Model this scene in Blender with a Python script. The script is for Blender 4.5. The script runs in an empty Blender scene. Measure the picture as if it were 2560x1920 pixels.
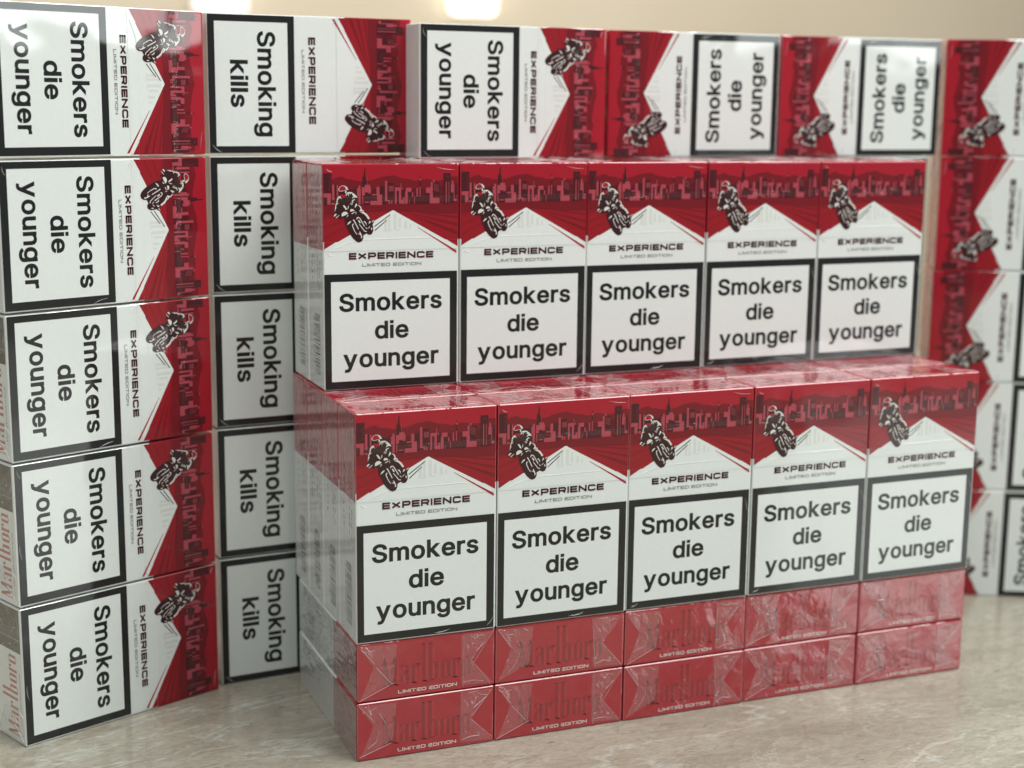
import bpy, bmesh, math, random
from mathutils import Vector, Matrix
from mathutils.geometry import tessellate_polygon
S = bpy.context.scene
COL = S.collection
MM = 0.001

# ---------------------------------------------------------------- camera
cam = bpy.data.cameras.new('camera')
camo = bpy.data.objects.new('camera', cam); COL.objects.link(camo); S.camera = camo
cr, cu, cf = (Vector((0.92771, -0.37315, 0.01027)), Vector((0.05867, 0.17293, 0.98318)), Vector((0.36866, 0.91151, -0.18232)))
M = Matrix((cr, cu, -cf)).transposed().to_4x4(); M.translation = Vector((-0.14976, -0.52156, 0.24603))
camo.matrix_world = M
cam.sensor_width = 36.0; cam.lens = 3817.5 / 2560 * 36
cam.clip_start = 0.02; cam.clip_end = 30
cam.dof.use_dof = True; cam.dof.focus_distance = 0.575; cam.dof.aperture_fstop = 7.2
# ---------------------------------------------------------------- light
W = bpy.data.worlds.new('World'); S.world = W; W.use_nodes = True
bg = W.node_tree.nodes['Background']; bg.inputs[0].default_value = (0.90, 0.93, 0.92, 1); bg.inputs[1].default_value = 0.15
def area(name, loc, target, sx, sy, power, color):
    l = bpy.data.lights.new(name, 'AREA'); l.shape = 'RECTANGLE'; l.size = sx; l.size_y = sy; l.energy = power; l.color = color
    o = bpy.data.objects.new(name, l); COL.objects.link(o); o.location = loc
    o.rotation_euler = (Vector(target) - Vector(loc)).to_track_quat('-Z', 'Y').to_euler()
    return o
area('ceiling_or_fill_lamp', (0.75, -0.55, 1.5), (0.12, 0.0, 0.1), 1.3, 0.9, 30, (0.985, 1.0, 0.975))
area('ceiling_or_fill_lamp', (-0.75, -0.6, 1.3), (0.0, 0.05, 0.1), 0.9, 0.7, 10, (0.985, 1.0, 0.98))  # added fill from the front left, evens out the left faces
area('ceiling_or_fill_lamp', (0.35, 0.75, 1.6), (0.15, 0.15, 0.1), 1.2, 0.6, 17, (1.0, 0.985, 0.95))
area('ceiling_or_fill_lamp', (0.9, 1.45, 1.9), (0.9, 2.2, 0.5), 2.0, 0.4, 33, (1.0, 0.98, 0.93))  # added light aimed at the far wall, only there to brighten it
area('window_light', (1.64, -1.55, 0.56), (0.25, 0.0, 0.10), 0.80, 0.44, 8.5, (0.93, 1.0, 0.985))
S.view_settings.view_transform = 'Standard'; S.view_settings.look = 'None'
S.view_settings.exposure = 0.06; S.view_settings.gamma = 1.0
S.cycles.use_denoising = True
S.cycles.max_bounces = 8; S.cycles.transparent_max_bounces = 12

# ---------------------------------------------------------------- materials
def film_group():
    """bump of the clear film: taut and faintly wavy on the broad faces, long vertical pleats on the narrow sides, crumpled at the ends"""
    g = bpy.data.node_groups.new('film_relief', 'ShaderNodeTree')
    g.interface.new_socket('Normal', in_out='OUTPUT', socket_type='NodeSocketVector'); g.interface.new_socket('IOR', in_out='OUTPUT', socket_type='NodeSocketFloat')
    N, L = g.nodes, g.links
    tc = N.new('ShaderNodeTexCoord'); oi = N.new('ShaderNodeObjectInfo')
    sc = N.new('ShaderNodeVectorMath'); sc.operation = 'SCALE'; sc.inputs['Scale'].default_value = 7.31
    L.new(oi.outputs['Location'], sc.inputs[0])
    ad = N.new('ShaderNodeVectorMath'); L.new(tc.outputs['Object'], ad.inputs[0]); L.new(sc.outputs[0], ad.inputs[1])
    def noise(mul, scale, detail, rough=0.5, dist=0.0):
        m = N.new('ShaderNodeVectorMath'); m.operation = 'MULTIPLY'; m.inputs[1].default_value = mul
        L.new(ad.outputs[0], m.inputs[0])
        n = N.new('ShaderNodeTexNoise'); n.inputs['Scale'].default_value = scale; n.inputs['Detail'].default_value = detail
        n.inputs['Roughness'].default_value = rough; n.inputs['Distortion'].default_value = dist
        L.new(m.outputs[0], n.inputs['Vector']); return n.outputs[0]
    def math_(op, a, b):
        m = N.new('ShaderNodeMath'); m.operation = op
        for i, v in enumerate((a, b)):
            if isinstance(v, (int, float)): m.inputs[i].default_value = v
            else: L.new(v, m.inputs[i])
        return m.outputs[0]
    front = math_('MULTIPLY', noise((1, 1, 1), 38, 1), FRONT_AMP)
    side = math_('ADD', math_('MULTIPLY', noise((1, 1, 0.07), 260, 2), SIDE_AMP), math_('MULTIPLY', noise((1, 1, .35), 110, 2, .5, .6), SIDE_AMP * 1.5))
    rid = math_('ABSOLUTE', math_('SUBTRACT', noise((1, 1, 1), 85, 3, .55, 1.2), 0.5), 0)
    end = math_('ADD', math_('MULTIPLY', rid, END_AMP), math_('MULTIPLY', noise((1, 1, 1), 48, 1, .5, .8), END_AMP * 2.2))
    sep = N.new('ShaderNodeSeparateXYZ'); L.new(tc.outputs['Normal'], sep.inputs[0])
    isx = math_('GREATER_THAN', math_('ABSOLUTE', sep.outputs[0], 0), 0.5)
    isz = math_('GREATER_THAN', math_('ABSOLUTE', sep.outputs[2], 0), 0.5)
    isy = math_('GREATER_THAN', math_('ABSOLUTE', sep.outputs[1], 0), 0.5)
    h = math_('ADD', math_('ADD', math_('MULTIPLY', side, isx), math_('MULTIPLY', end, isz)), math_('MULTIPLY', front, isy))
    b = N.new('ShaderNodeBump'); b.inputs['Strength'].default_value = 1.0; b.inputs['Distance'].default_value = 1.0
    L.new(h, b.inputs['Height'])
    out = N.new('NodeGroupOutput'); L.new(b.outputs[0], out.inputs[0])
    L.new(math_('ADD', 1.47, math_('ADD', math_('MULTIPLY', isx, SIDE_IOR), math_('MULTIPLY', isz, END_IOR))), out.inputs[1])
    return g
FRONT_AMP = 0.00045; SIDE_AMP = 0.00015; END_AMP = 0.00035; SIDE_IOR = 1.1; END_IOR = .45
FILM = film_group()
def card(name, rgb, rough=0.55, spec=0.12, coat=1.0, vary=0.04):
    m = bpy.data.materials.new(name); m.use_nodes = True; n = m.node_tree; b = n.nodes['Principled BSDF']
    tc = n.nodes.new('ShaderNodeTexCoord'); no = n.nodes.new('ShaderNodeTexNoise'); no.inputs['Scale'].default_value = 900; no.inputs['Detail'].default_value = 3
    n.links.new(tc.outputs['Object'], no.inputs['Vector'])
    mx = n.nodes.new('ShaderNodeMix'); mx.data_type = 'RGBA'
    mx.inputs['A'].default_value = tuple(c * (1 - vary) for c in rgb) + (1,); mx.inputs['B'].default_value = tuple(min(1, c * (1 + vary)) for c in rgb) + (1,)
    n.links.new(no.outputs[0], mx.inputs['Factor']); n.links.new(mx.outputs['Result'], b.inputs['Base Color'])
    b.inputs['Roughness'].default_value = rough; b.inputs['Specular IOR Level'].default_value = spec
    b.inputs['Coat Weight'].default_value = coat; b.inputs['Coat Roughness'].default_value = 0.045; b.inputs['Coat IOR'].default_value = 1.62
    fg = n.nodes.new('ShaderNodeGroup'); fg.node_tree = FILM
    n.links.new(fg.outputs[0], b.inputs['Coat Normal']); n.links.new(fg.outputs[1], b.inputs['Coat IOR'])
    return m
m_white = card('white_card', (0.70, 0.745, 0.725))
m_red = card('red_print', (0.345, 0.007, 0.020))
m_red2 = card('ground_red_print', (0.275, 0.006, 0.014))
m_red3 = card('streak_red_print', (0.22, 0.006, 0.012))
m_dred = card('dark_red_print', (0.105, 0.005, 0.010))
m_dred2 = card('deep_red_print', (0.165, 0.005, 0.011))
m_pink = card('pink_print', (0.38, 0.052, 0.075))
m_pink2 = card('dull_pink_print', (0.20, 0.035, 0.045))
m_dark = card('dark_brown_print', (0.062, 0.006, 0.010))
m_rider = card('rider_print', (0.032, 0.008, 0.009))
m_maroon = card('maroon_ink', (0.055, 0.011, 0.017))
m_black = card('black_ink', (0.011, 0.012, 0.012))
m_grey = card('grey_ink', (0.27, 0.28, 0.26))
m_bars = card('barcode_ink', (0.10, 0.10, 0.10))
m_ghost = card('silver_ink', (0.63, 0.655, 0.62))
m_slot = card('lid_gap', (0.55, 0.57, 0.54))
m_emb = card('embossed_red_shaded', (0.235, 0.010, 0.018))  # shade of the embossing put into the colour of the top lettering
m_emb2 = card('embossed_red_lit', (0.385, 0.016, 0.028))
m_rose = card('rose_ink', (0.47, 0.17, 0.15))
m_photo = card('grey_photo_print', (0.11, 0.105, 0.085))
m_hi = card('print_white', (0.68, 0.66, 0.62))

def film_material(DIFF=.055, GLOSS=.07, SCALE=110, BUMP=.0012, ROUGH=.09, STRETCH=(1, 1, 1)):
    m = bpy.data.materials.new('clear_film'); m.use_nodes = True; n = m.node_tree; n.nodes.clear()
    out = n.nodes.new('ShaderNodeOutputMaterial'); tr = n.nodes.new('ShaderNodeBsdfTransparent'); gl = n.nodes.new('ShaderNodeBsdfGlossy'); df = n.nodes.new('ShaderNodeBsdfDiffuse')
    gl.inputs['Roughness'].default_value = ROUGH; df.inputs['Color'].default_value = (.8, .8, .8, 1)
    tc = n.nodes.new('ShaderNodeTexCoord'); no = n.nodes.new('ShaderNodeTexNoise'); no.inputs['Scale'].default_value = SCALE; no.inputs['Detail'].default_value = 2; no.inputs['Distortion'].default_value = 1.6
    mv = n.nodes.new('ShaderNodeMapping'); mv.inputs['Scale'].default_value = STRETCH; n.links.new(tc.outputs['Object'], mv.inputs[0])
    n.links.new(mv.outputs[0], no.inputs['Vector'])
    bu = n.nodes.new('ShaderNodeBump'); bu.inputs['Distance'].default_value = BUMP; n.links.new(no.outputs[0], bu.inputs['Height'])
    n.links.new(bu.outputs[0], gl.inputs['Normal'])
    m1 = n.nodes.new('ShaderNodeMixShader'); m1.inputs[0].default_value = DIFF; n.links.new(tr.outputs[0], m1.inputs[1]); n.links.new(df.outputs[0], m1.inputs[2])
    m2 = n.nodes.new('ShaderNodeMixShader'); m2.inputs[0].default_value = GLOSS; n.links.new(m1.outputs[0], m2.inputs[1]); n.links.new(gl.outputs[0], m2.inputs[2])
    n.links.new(m2.outputs[0], out.inputs[0]); return m
m_film = film_material(); m_tape = film_material(.008, .012); m_wrap = film_material(.11, .15, 230, .0006, .05, (1, 1, .1)); m_wrap2 = film_material(.20, .42, 120, .0012, .10, (1, 1, .4))
def crease_material():
    m = bpy.data.materials.new('film_crease'); m.use_nodes = True; n = m.node_tree; b = n.nodes['Principled BSDF']
    b.inputs['Base Color'].default_value = (.75, .72, .72, 1); b.inputs['Roughness'].default_value = 0.1; b.inputs['Specular IOR Level'].default_value = 0.9; b.inputs['Alpha'].default_value = 0.42
    return m
m_crease = crease_material()

# ---------------------------------------------------------------- pack geometry (millimetres, then metres)
PW, PH, PD = 55.1, 87.5, 22.9
LID = 29.6                                     # lid height from the top
def link(o, parent=None):
    COL.objects.link(o)
    if parent: o.parent = parent
    return o
def boxmesh(name, x0, x1, y0, y1, z0, z1, mat, r, open_top=False):
    bm = bmesh.new(); bmesh.ops.create_cube(bm, size=1)
    for v in bm.verts:
        v.co = Vector(((x0 + x1) / 2 + v.co.x * (x1 - x0), (y0 + y1) / 2 + v.co.y * (y1 - y0), (z0 + z1) / 2 + v.co.z * (z1 - z0)))
    # the meeting edges of lid and body stay sharp
    sharp = z1 if open_top else z0
    ed = [e for e in bm.edges if not all(abs(v.co.z - sharp) < 1e-6 for v in e.verts)]
    bmesh.ops.bevel(bm, geom=ed, offset=r, segments=3, profile=0.6, affect='EDGES')
    bmesh.ops.scale(bm, vec=(MM,) * 3, verts=bm.verts)
    me = bpy.data.meshes.new(name); bm.to_mesh(me); bm.free()
    me.materials.append(mat)
    me.polygons.foreach_set('use_smooth', [False] * len(me.polygons))
    return me
def place(face, x, t, k):
    e = 0.03 * k
    if face == 'front': return (x - PW / 2, -PD / 2 - e, PH - t)
    if face == 'back': return (PW / 2 - x, PD / 2 + e, PH - t)
    if face == 'top': return (x - PW / 2, PD / 2 - t, PH + e)
    if face == 'bottom': return (PW / 2 - x, -PD / 2 + t, -e)
    if face == 'left': return (-PW / 2 - e, -PD / 2 + x, PH - t)
    if face == 'right': return (PW / 2 + e, -PD / 2 + x, PH - t)
OUT = {'front': (0, -1, 0), 'back': (0, 1, 0), 'top': (0, 0, 1), 'bottom': (0, 0, -1), 'left': (-1, 0, 0), 'right': (1, 0, 0)}
class Print:
    """flat print: polygons on one face of the pack, each ink a thin layer above the one below"""
    def __init__(s, face, mirror=False): s.face, s.mirror, s.v, s.f, s.m, s.mats = face, mirror, [], [], [], []
    def mi(s, mat):
        if mat not in s.mats: s.mats.append(mat)
        return s.mats.index(mat)
    def tri(s, pts, tris, mat, k):
        b = len(s.v)
        for x, t in pts:
            s.v.append(Vector(place(s.face, PW - x if s.mirror else x, t, k)) * MM)
        n = Vector(OUT[s.face])
        for tr in tris:
            a, c, d = (s.v[b + i] for i in tr)
            if (c - a).cross(d - a).dot(n) < 0: tr = tr[::-1]
            s.f.append(tuple(b + i for i in tr)); s.m.append(s.mi(mat))
    def poly(s, pts, mat, k):
        s.tri(pts, [tuple(t) for t in tessellate_polygon([[Vector((x, t, 0)) for x, t in pts]])], mat, k)
    def rect(s, x0, t0, x1, t1, mat, k): s.tri([(x0, t0), (x1, t0), (x1, t1), (x0, t1)], [(0, 1, 2), (0, 2, 3)], mat, k)
    def stroke(s, pts, w, mat, k, fx=lambda p: p):
        P = [Vector(p) for p in pts]; L, R = [], []
        for i, p in enumerate(P):
            d1 = (p - P[i - 1]).normalized() if i else None
            d2 = (P[i + 1] - p).normalized() if i < len(P) - 1 else None
            d = d1 if d2 is None else d2 if d1 is None else (d1 + d2).normalized()
            n = Vector((-d.y, d.x)); sc = 1 / max(.45, n.dot(Vector((-(d2 or d1).y, (d2 or d1).x))))
            L.append(p + n * w / 2 * sc); R.append(p - n * w / 2 * sc)
        for i in range(len(P) - 1):
            q = [fx(tuple(v)) for v in (L[i], L[i + 1], R[i + 1], R[i])]
            s.tri(q, [(0, 1, 2), (0, 2, 3)], mat, k)
    def mesh(s, name):
        me = bpy.data.meshes.new(name); me.from_pydata(s.v, [], s.f)
        for m in s.mats: me.materials.append(m)
        me.polygons.foreach_set('material_index', s.m); me.update(); return me

# lettering: outlines of the round sans, and stroke letters of the wide sans
GL = {}
for part in '''S:188,-30 228,-32 282,-27 312,-19 354,1 376,17 392,33 407,52 425,92 430,116 431,156 422,192 405,224 384,247 360,265 320,285 178,329 154,343 142,358 138,376 140,388 146,402 154,412 168,423 186,430 224,435 262,431 278,425 298,411 311,390 320,355 426,356 421,404 415,426 401,454 383,478 362,497 326,518 298,529 256,537 224,539 180,535 148,527 108,509 72,480 55,460 44,440 36,420 31,396 29,372 31,344 40,316 52,294 76,268 114,242 146,227 252,196 288,183 310,168 321,152 322,138 319,120 311,106 298,93 266,78 222,72 202,73 176,80 148,95 140,104 132,118 124,159 13,158 18,112 26,84 42,52 60,28 90,4 120,-13 148,-22;m:30,-21 32,-23 136,-23 137,-21 137,237 139,261 147,279 162,296 178,304 200,308 216,306 230,300 244,287 250,271 251,-21 254,-23 358,-23 359,259 365,279 380,296 400,305 420,308 442,304 457,295 468,281 472,267 473,-21 476,-23 580,-22 579,279 570,319 552,353 532,376 510,391 492,400 458,408 420,408 386,401 346,381 320,358 304,377 286,391 266,401 242,408 214,409 188,406 164,398 136,381 134,402 30,401;o:178,-29 205,-31 235,-30 263,-24 291,-14 329,10 354,35 380,75 391,103 402,151 404,195 398,249 388,283 368,323 350,347 311,379 283,393 237,406 201,407 155,401 127,392 105,380 85,365 62,343 49,325 35,301 23,269 12,219 12,159 17,129 29,91 49,51 77,18 105,-4 133,-18/193,70 173,76 159,84 146,97 135,115 125,143 121,165 121,211 125,233 135,261 144,277 158,291 181,303 205,307 223,306 239,301 257,291 268,281 280,263 294,221 296,171 286,127 280,113 265,92 253,82 237,74 221,70;k:30,-21 32,-23 136,-23 137,133 150,144 284,-23 413,-19 231,215 401,397 274,401 138,262 136,532 32,532 30,529;e:181,-29 215,-31 253,-28 289,-18 321,-2 351,23 366,41 382,69 394,107 293,132 278,101 264,85 245,74 221,69 197,70 173,76 153,88 136,107 127,127 123,146 394,147 394,213 390,249 380,287 362,325 336,357 307,380 269,397 223,407 177,406 147,399 107,381 82,363 63,344 49,325 34,299 21,261 12,217 12,157 17,129 27,95 49,51 64,31 81,14 105,-3 135,-18 153,-24/219,239 124,243 135,269 155,291 179,304 205,307 231,304 251,294 270,273 282,243 281,237;r:30,-21 32,-23 136,-23 137,237 139,257 145,271 156,284 170,294 184,300 200,302 224,302 266,295 266,406 216,408 190,406 156,396 136,383 134,402 30,401;s:151,-29 185,-31 225,-28 249,-22 287,-5 311,12 332,35 342,51 352,83 354,113 352,131 346,151 336,171 323,187 311,197 283,215 263,223 153,253 139,260 133,269 133,285 143,297 159,305 181,309 209,307 227,299 240,283 255,251 352,273 342,309 334,327 318,353 305,366 291,378 263,394 219,405 179,407 145,404 121,397 89,383 67,367 45,343 31,315 25,293 25,259 31,231 42,209 55,193 69,180 91,166 115,156 223,128 237,120 244,111 242,93 229,80 211,72 181,68 153,72 131,84 121,99 109,133 8,111 17,73 25,53 43,25 56,11 75,-4 103,-18;d:168,-29 199,-31 233,-28 261,-18 289,1 291,-23 393,-23 395,-21 393,532 288,531 287,378 263,393 249,400 225,405 189,407 167,405 141,400 105,383 80,365 62,347 49,329 32,299 17,249 11,189 16,129 33,77 57,37 81,10 99,-3 121,-16 143,-24/191,71 177,74 159,84 143,101 134,115 122,153 119,189 121,213 131,255 143,277 152,287 165,297 179,303 203,307 219,306 235,301 249,294 260,285 274,265 286,227 288,207 288,167 278,123 270,107 258,91 241,78 231,74 213,70;y:64,-166 110,-167 148,-157 164,-149 184,-133 211,-98 227,-64 404,402 289,402 194,142 100,402 -15,402 138,-2 123,-44 108,-63 98,-67 86,-67 46,-59 44,-62 20,-152 46,-163;u:156,-26 184,-28 226,-23 252,-13 274,1 276,-23 380,-22 380,402 273,402 273,154 271,128 262,106 246,87 228,78 206,73 182,75 162,84 147,100 139,122 137,146 136,402 30,402 30,140 31,112 39,72 57,34 71,16 88,1 120,-17;n:30,-21 32,-23 136,-23 137,225 139,251 147,273 164,292 188,303 212,306 238,301 255,289 264,277 272,253 274,-22 380,-22 380,239 378,273 370,309 360,333 342,359 324,377 288,397 266,404 240,407 204,406 182,401 158,392 136,378 134,402 30,401;g:173,-172 201,-174 237,-172 271,-166 301,-156 325,-144 353,-122 370,-102 381,-82 390,-58 396,-10 396,400 393,402 291,402 289,377 261,395 227,405 185,407 145,401 105,383 79,364 48,328 35,304 25,280 17,250 12,220 12,160 17,132 24,104 34,80 48,56 63,38 82,20 103,6 127,-6 167,-16 203,-18 235,-14 263,-5 287,10 288,8 287,-24 279,-44 267,-58 241,-70 195,-74 161,-66 138,-50 107,-11 21,-60 21,-64 46,-106 81,-139 105,-153 127,-162/197,82 177,86 163,92 149,102 137,118 129,134 123,156 120,208 127,244 142,276 159,293 169,299 187,305 205,307 223,305 241,299 251,293 266,278 274,266 284,240 290,192 284,144 278,128 266,108 253,96 239,88 219,83'''.split(';'):
    c, d = part.split(':'); v, f = [], []
    for n, g in enumerate(d.split('|')):       # overlapping strokes of one letter lie on hair-thin layers of their own
        loops = [[Vector((*map(int, q.split(',')), 0)) for q in l.split()] for l in g.split('/')]
        b = len(v); v += [(p.x, p.y, n) for l in loops for p in l]
        f += [tuple(b + i for i in t) for t in tessellate_polygon(loops)]
    GL[c] = (v, f)
def rectglyph(*rs):
    v, f = [], []
    for x0, y0, x1, y1 in rs:
        b = len(v); v += [(x0, y0, 0), (x1, y0, 0), (x1, y1, 0), (x0, y1, 0)]; f += [(b, b + 1, b + 2), (b, b + 2, b + 3)]
    return v, f
GL['l'] = rectglyph((40, -19, 148, 528)); GL['i'] = rectglyph((40, -19, 148, 400), (40, 440, 148, 540))
def word(P, text, x0, x1, base, asc, mat, k, gap=50):
    """sans text whose ink runs from x0 to x1, its baseline at base and ascenders asc tall"""
    x, out = 0, []
    for c in text:
        v, f = GL[c]; lo = min(p[0] for p in v); hi = max(p[0] for p in v)
        out.append((x - lo, v, f)); x += hi - lo + (gap if c not in 'kr' else gap * .55)
    x -= gap; sx = (x1 - x0) / x; sy = asc / 547
    for dx, v, f in out:
        for n in sorted({p[2] for p in v}):
            P.tri([(x0 + (a + dx) * sx, base - (b + 19) * sy) for a, b, _ in v], [t for t in f if v[t[0]][2] == n], mat, k + .15 * n)
WIDE = {'E': (.92, [[(0, 0), (0, 1)], [(0, 1), (.92, 1)], [(0, .5), (.86, .5)], [(0, 0), (.92, 0)]]),
 'X': (1.15, [[(0, 0), (1.15, 1)], [(0, 1), (1.15, 0)]]),
 'P': (1.0, [[(0, 0), (0, 1)], [(0, 1), (.82, 1), (1.0, .86), (1.0, .52), (.82, .38), (0, .38)]]),
 'R': (1.02, [[(0, 0), (0, 1)], [(0, 1), (.82, 1), (1.0, .88), (1.0, .56), (.82, .42), (0, .42)], [(.6, .42), (1.02, 0)]]),
 'I': (0, [[(0, 0), (0, 1)]]),
 'N': (1.08, [[(0, 0), (0, 1)], [(0, 1), (1.08, 0)], [(1.08, 0), (1.08, 1)]]),
 'C': (1.02, [[(1.02, .72), (1.02, .86), (.86, 1), (.16, 1), (0, .86), (0, .14), (.16, 0), (.86, 0), (1.02, .14), (1.02, .28)]]),
 'L': (.85, [[(0, 1), (0, 0)], [(0, 0), (.85, 0)]]),
 'M': (1.2, [[(0, 0), (0, 1)], [(0, 1), (.6, .1)], [(.6, .1), (1.2, 1)], [(1.2, 1), (1.2, 0)]]),
 'T': (1.0, [[(0, 1), (1.0, 1)], [(.5, 1), (.5, 0)]]),
 'D': (1.05, [[(0, 0), (0, 1)], [(0, 1), (.85, 1), (1.05, .84), (1.05, .16), (.85, 0), (0, 0)]]),
 'O': (1.1, [[(.55, 1), (.9, 1), (1.1, .84), (1.1, .16), (.9, 0), (.2, 0), (0, .16), (0, .84), (.2, 1), (.55, 1)]])}
def wide(P, text, x0, x1, base, cap, w, mat, k, gap=.20):
    x, out = 0, []
    for c in text:
        if c == ' ': x += .55; continue
        adv, st = WIDE[c]; out.append((x, st)); x += adv + gap + w
    x -= gap; sx = (x1 - x0) / x; h = 1 - w
    for dx, st in out:
        for s_ in st:
            def fx(p, dx=dx): return (x0 + (p[0] + dx + w / 2) * sx, base - (p[1]) * cap)
            pts = [(a, w / 2 + b * h) for a, b in s_]
            # square the ends of straight strokes
            P.stroke(extend(pts, w / 2 if len(pts) == 2 and (pts[0][0] == pts[1][0] or pts[0][1] == pts[1][1]) else 0), w, mat, k, fx)
def extend(pts, e):
    if not e: return pts
    a, b = Vector(pts[0]), Vector(pts[-1]); d = (b - a).normalized()
    return [tuple(a - d * e), tuple(b + d * e)]
def brand(P, fx, thick, thin, k):
    """tall condensed slab letters; fx maps letter space (0..36, x-height 7.6, ascender 15) onto the face"""
    def st(pts, w, m=thick): P.stroke(pts, w, m, k, fx)
    st([(.4, 0), (.4, 10.6)], .35); st([(.6, 10.8), (2.7, 0)], 1.25); st([(2.7, 0), (4.6, 10.8)], .4); st([(4.9, 0), (4.9, 10.8)], 1.25)
    st([(-.3, .15), (1.1, .15)], .3); st([(4, .15), (5.8, .15)], .3)
    x = 7.3                                    # a
    st([(x + .3, .6), (x + .3, 3.6)], 1.1); st([(x + .1, 7.3), (x + 1.4, 7.5), (x + 2.5, 6.8)], .35); st([(x + 2.6, 0), (x + 2.6, 7)], 1.2); st([(x + .4, 4), (x + 2.4, 4.7)], .35); st([(x + .2, 6), (x + .2, 7.2)], .8)
    x = 12.0                                   # r
    st([(x + .3, 0), (x + .3, 7.6)], 1.2); st([(x + .9, 6.2), (x + 1.7, 7.3), (x + 2.4, 7.3)], .4); st([(x + 2.2, 5.2), (x + 2.2, 7.4)], .9); st([(x - .6, .15), (x + 1.3, .15)], .3)
    x = 16.3                                   # l
    st([(x + .3, 0), (x + .3, 15)], 1.2); st([(x - .6, .15), (x + 1.2, .15)], .3); st([(x - .6, 14.8), (x + .3, 14.8)], .3)
    x = 19.0                                   # b
    st([(x + .3, 0), (x + .3, 15)], 1.2); st([(x + .8, 6.6), (x + 1.7, 7.4), (x + 2.4, 7.1)], .4); st([(x + 2.8, .7), (x + 2.8, 7)], 1.2); st([(x + .6, .2), (x + 1.7, .1), (x + 2.6, .6)], .4); st([(x - .6, 14.8), (x + .3, 14.8)], .3)
    x = 24.0                                   # o
    st([(x + .3, .7), (x + .3, 6.9)], 1.2); st([(x + 2.8, .7), (x + 2.8, 6.9)], 1.2); st([(x + .3, 7), (x + 1.5, 7.5), (x + 2.8, 7)], .4); st([(x + .3, .6), (x + 1.5, .1), (x + 2.8, .6)], .4)
    x = 28.6                                   # r
    st([(x + .3, 0), (x + .3, 7.6)], 1.2); st([(x + .9, 6.2), (x + 1.7, 7.3), (x + 2.4, 7.3)], .4); st([(x + 2.2, 5.2), (x + 2.2, 7.4)], .9); st([(x - .6, .15), (x + 1.3, .15)], .3)
    x = 32.4                                   # o
    st([(x + .3, .7), (x + .3, 6.9)], 1.2); st([(x + 2.8, .7), (x + 2.8, 6.9)], 1.2); st([(x + .3, 7), (x + 1.5, 7.5), (x + 2.8, 7)], .4); st([(x + .3, .6), (x + 1.5, .1), (x + 2.8, .6)], .4)

MOUNT = [(4.04,5.93),(5.13,5.33),(6.63,4.83),(7.73,4.71),(8.82,5.19),(9.91,5.74),(11.7,5.8),(13.49,6.33),(15.42,6.6),(18.19,6.39),(20.0,6.18),(21.67,5.56),(23.06,5.11),(24.46,4.8),(26.56,4.68),(27.55,4.46),(28.54,4.4),(29.66,4.81),(31.78,5.58),(33.76,5.78),(35.6,6.12),(36.88,6.62),(38.45,6.45),(40.01,6.08),(42.01,5.81),(44.17,6.37),(47.04,6.57),(48.63,6.34),(51.8,5.04),(53.54,5.02),(55.29,5.14)]
RECTS = 'D 0.2 3.4 3.9 11.2;P 0.1 11 3.6 12.5;P 2.1 12.3 3.4 15.3;D 0.1 12.3 2.1 15.3;P 4 7.7 4.9 13.5;D 5 7.7 5.8 13.7;P 5.8 7.9 6.4 12.2;P 3.8 14.7 5 15.3;D 3.4 13.5 5.1 14.6;D 10.4 9.6 13.7 13.2;P 13.8 9.2 15.3 12.2;P 14.4 8.2 15.2 15.3;P 15.9 12.2 16.2 15.3;D 15.3 8.8 15.7 12;P 15.7 8.8 16.9 12;P 17 7.9 19 9.6;P 15.7 8.8 19.4 10.8;D 16.9 9.6 19.4 10;D 16.8 10.5 19.4 10.9;P 18.2 10.9 19.4 11.2;D 16.4 11 19.9 15.6;P 16.8 14.4 18.6 14.8;D 19.7 11.9 21.8 14.3;P 19.8 11.5 21.7 12;P 19.1 14.1 23.8 15.7;P 21.8 11.7 23.8 14.4;P 21.6 8.7 22.8 11.8;D 22.9 8.5 24.9 11.8;D 23.8 11.7 25 15.5;P 25 6.5 25.9 14.2;P 25 13.8 27 14.3;P 26.4 14.3 27.1 15.3;P 27.4 14 27.9 15.3;D 25.9 7.2 28.5 14.1;M 26.5 8.4 28.5 10.5;P 29 9 31.6 10.3;P 29 9 29.7 15.4;D 29.4 10.3 30.6 15.4;P 30.6 10.3 31.5 15.3;P 31.3 7.4 31.6 9.9;P 31.9 9 32.3 9.8;D 31.5 10.1 32.9 13.2;P 32.2 12.9 32.9 15.4;P 31.5 13.8 32.2 15.3;P 33.1 10.7 34.2 15.3;P 33.4 9.2 35.7 10.8;D 34.2 10.9 36.5 15.4;P 34.8 13.9 35 15.3;P 35.9 11.1 36.4 12.7;P 36.8 12.7 37.1 15.3;P 37.7 9.4 38.3 12.6;P 39 8.9 39.4 12.6;D 39 6.6 39.5 8.8;P 39 5.7 39.6 6.5;D 39.1 4.8 39.4 5.7;D 37.2 12.7 43.1 15.5;D 41.2 11.1 43.1 13.9;P 41.6 9.2 44.3 11.3;P 43.6 7.1 44.4 11.3;P 43.2 11.2 44.5 15.4;P 44.4 13.2 47.2 15.4;P 44.5 6.3 45.2 7.1;D 44.5 7.3 47.2 13.3;D 48.8 3.7 51.8 15.6;P 49.8 7.1 50.2 15.2;M 50.9 7 51.3 15.3;P 51.9 8.2 53 11.2;P 52.2 6.7 52.9 8.3;D 51.7 11.3 53.2 15.3;D 53.4 7.8 54.5 13.7;P 53.1 8 53.4 14.6;P 53.2 13.6 54.3 14.7;P 54.8 11.1 55.2 15'
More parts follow.
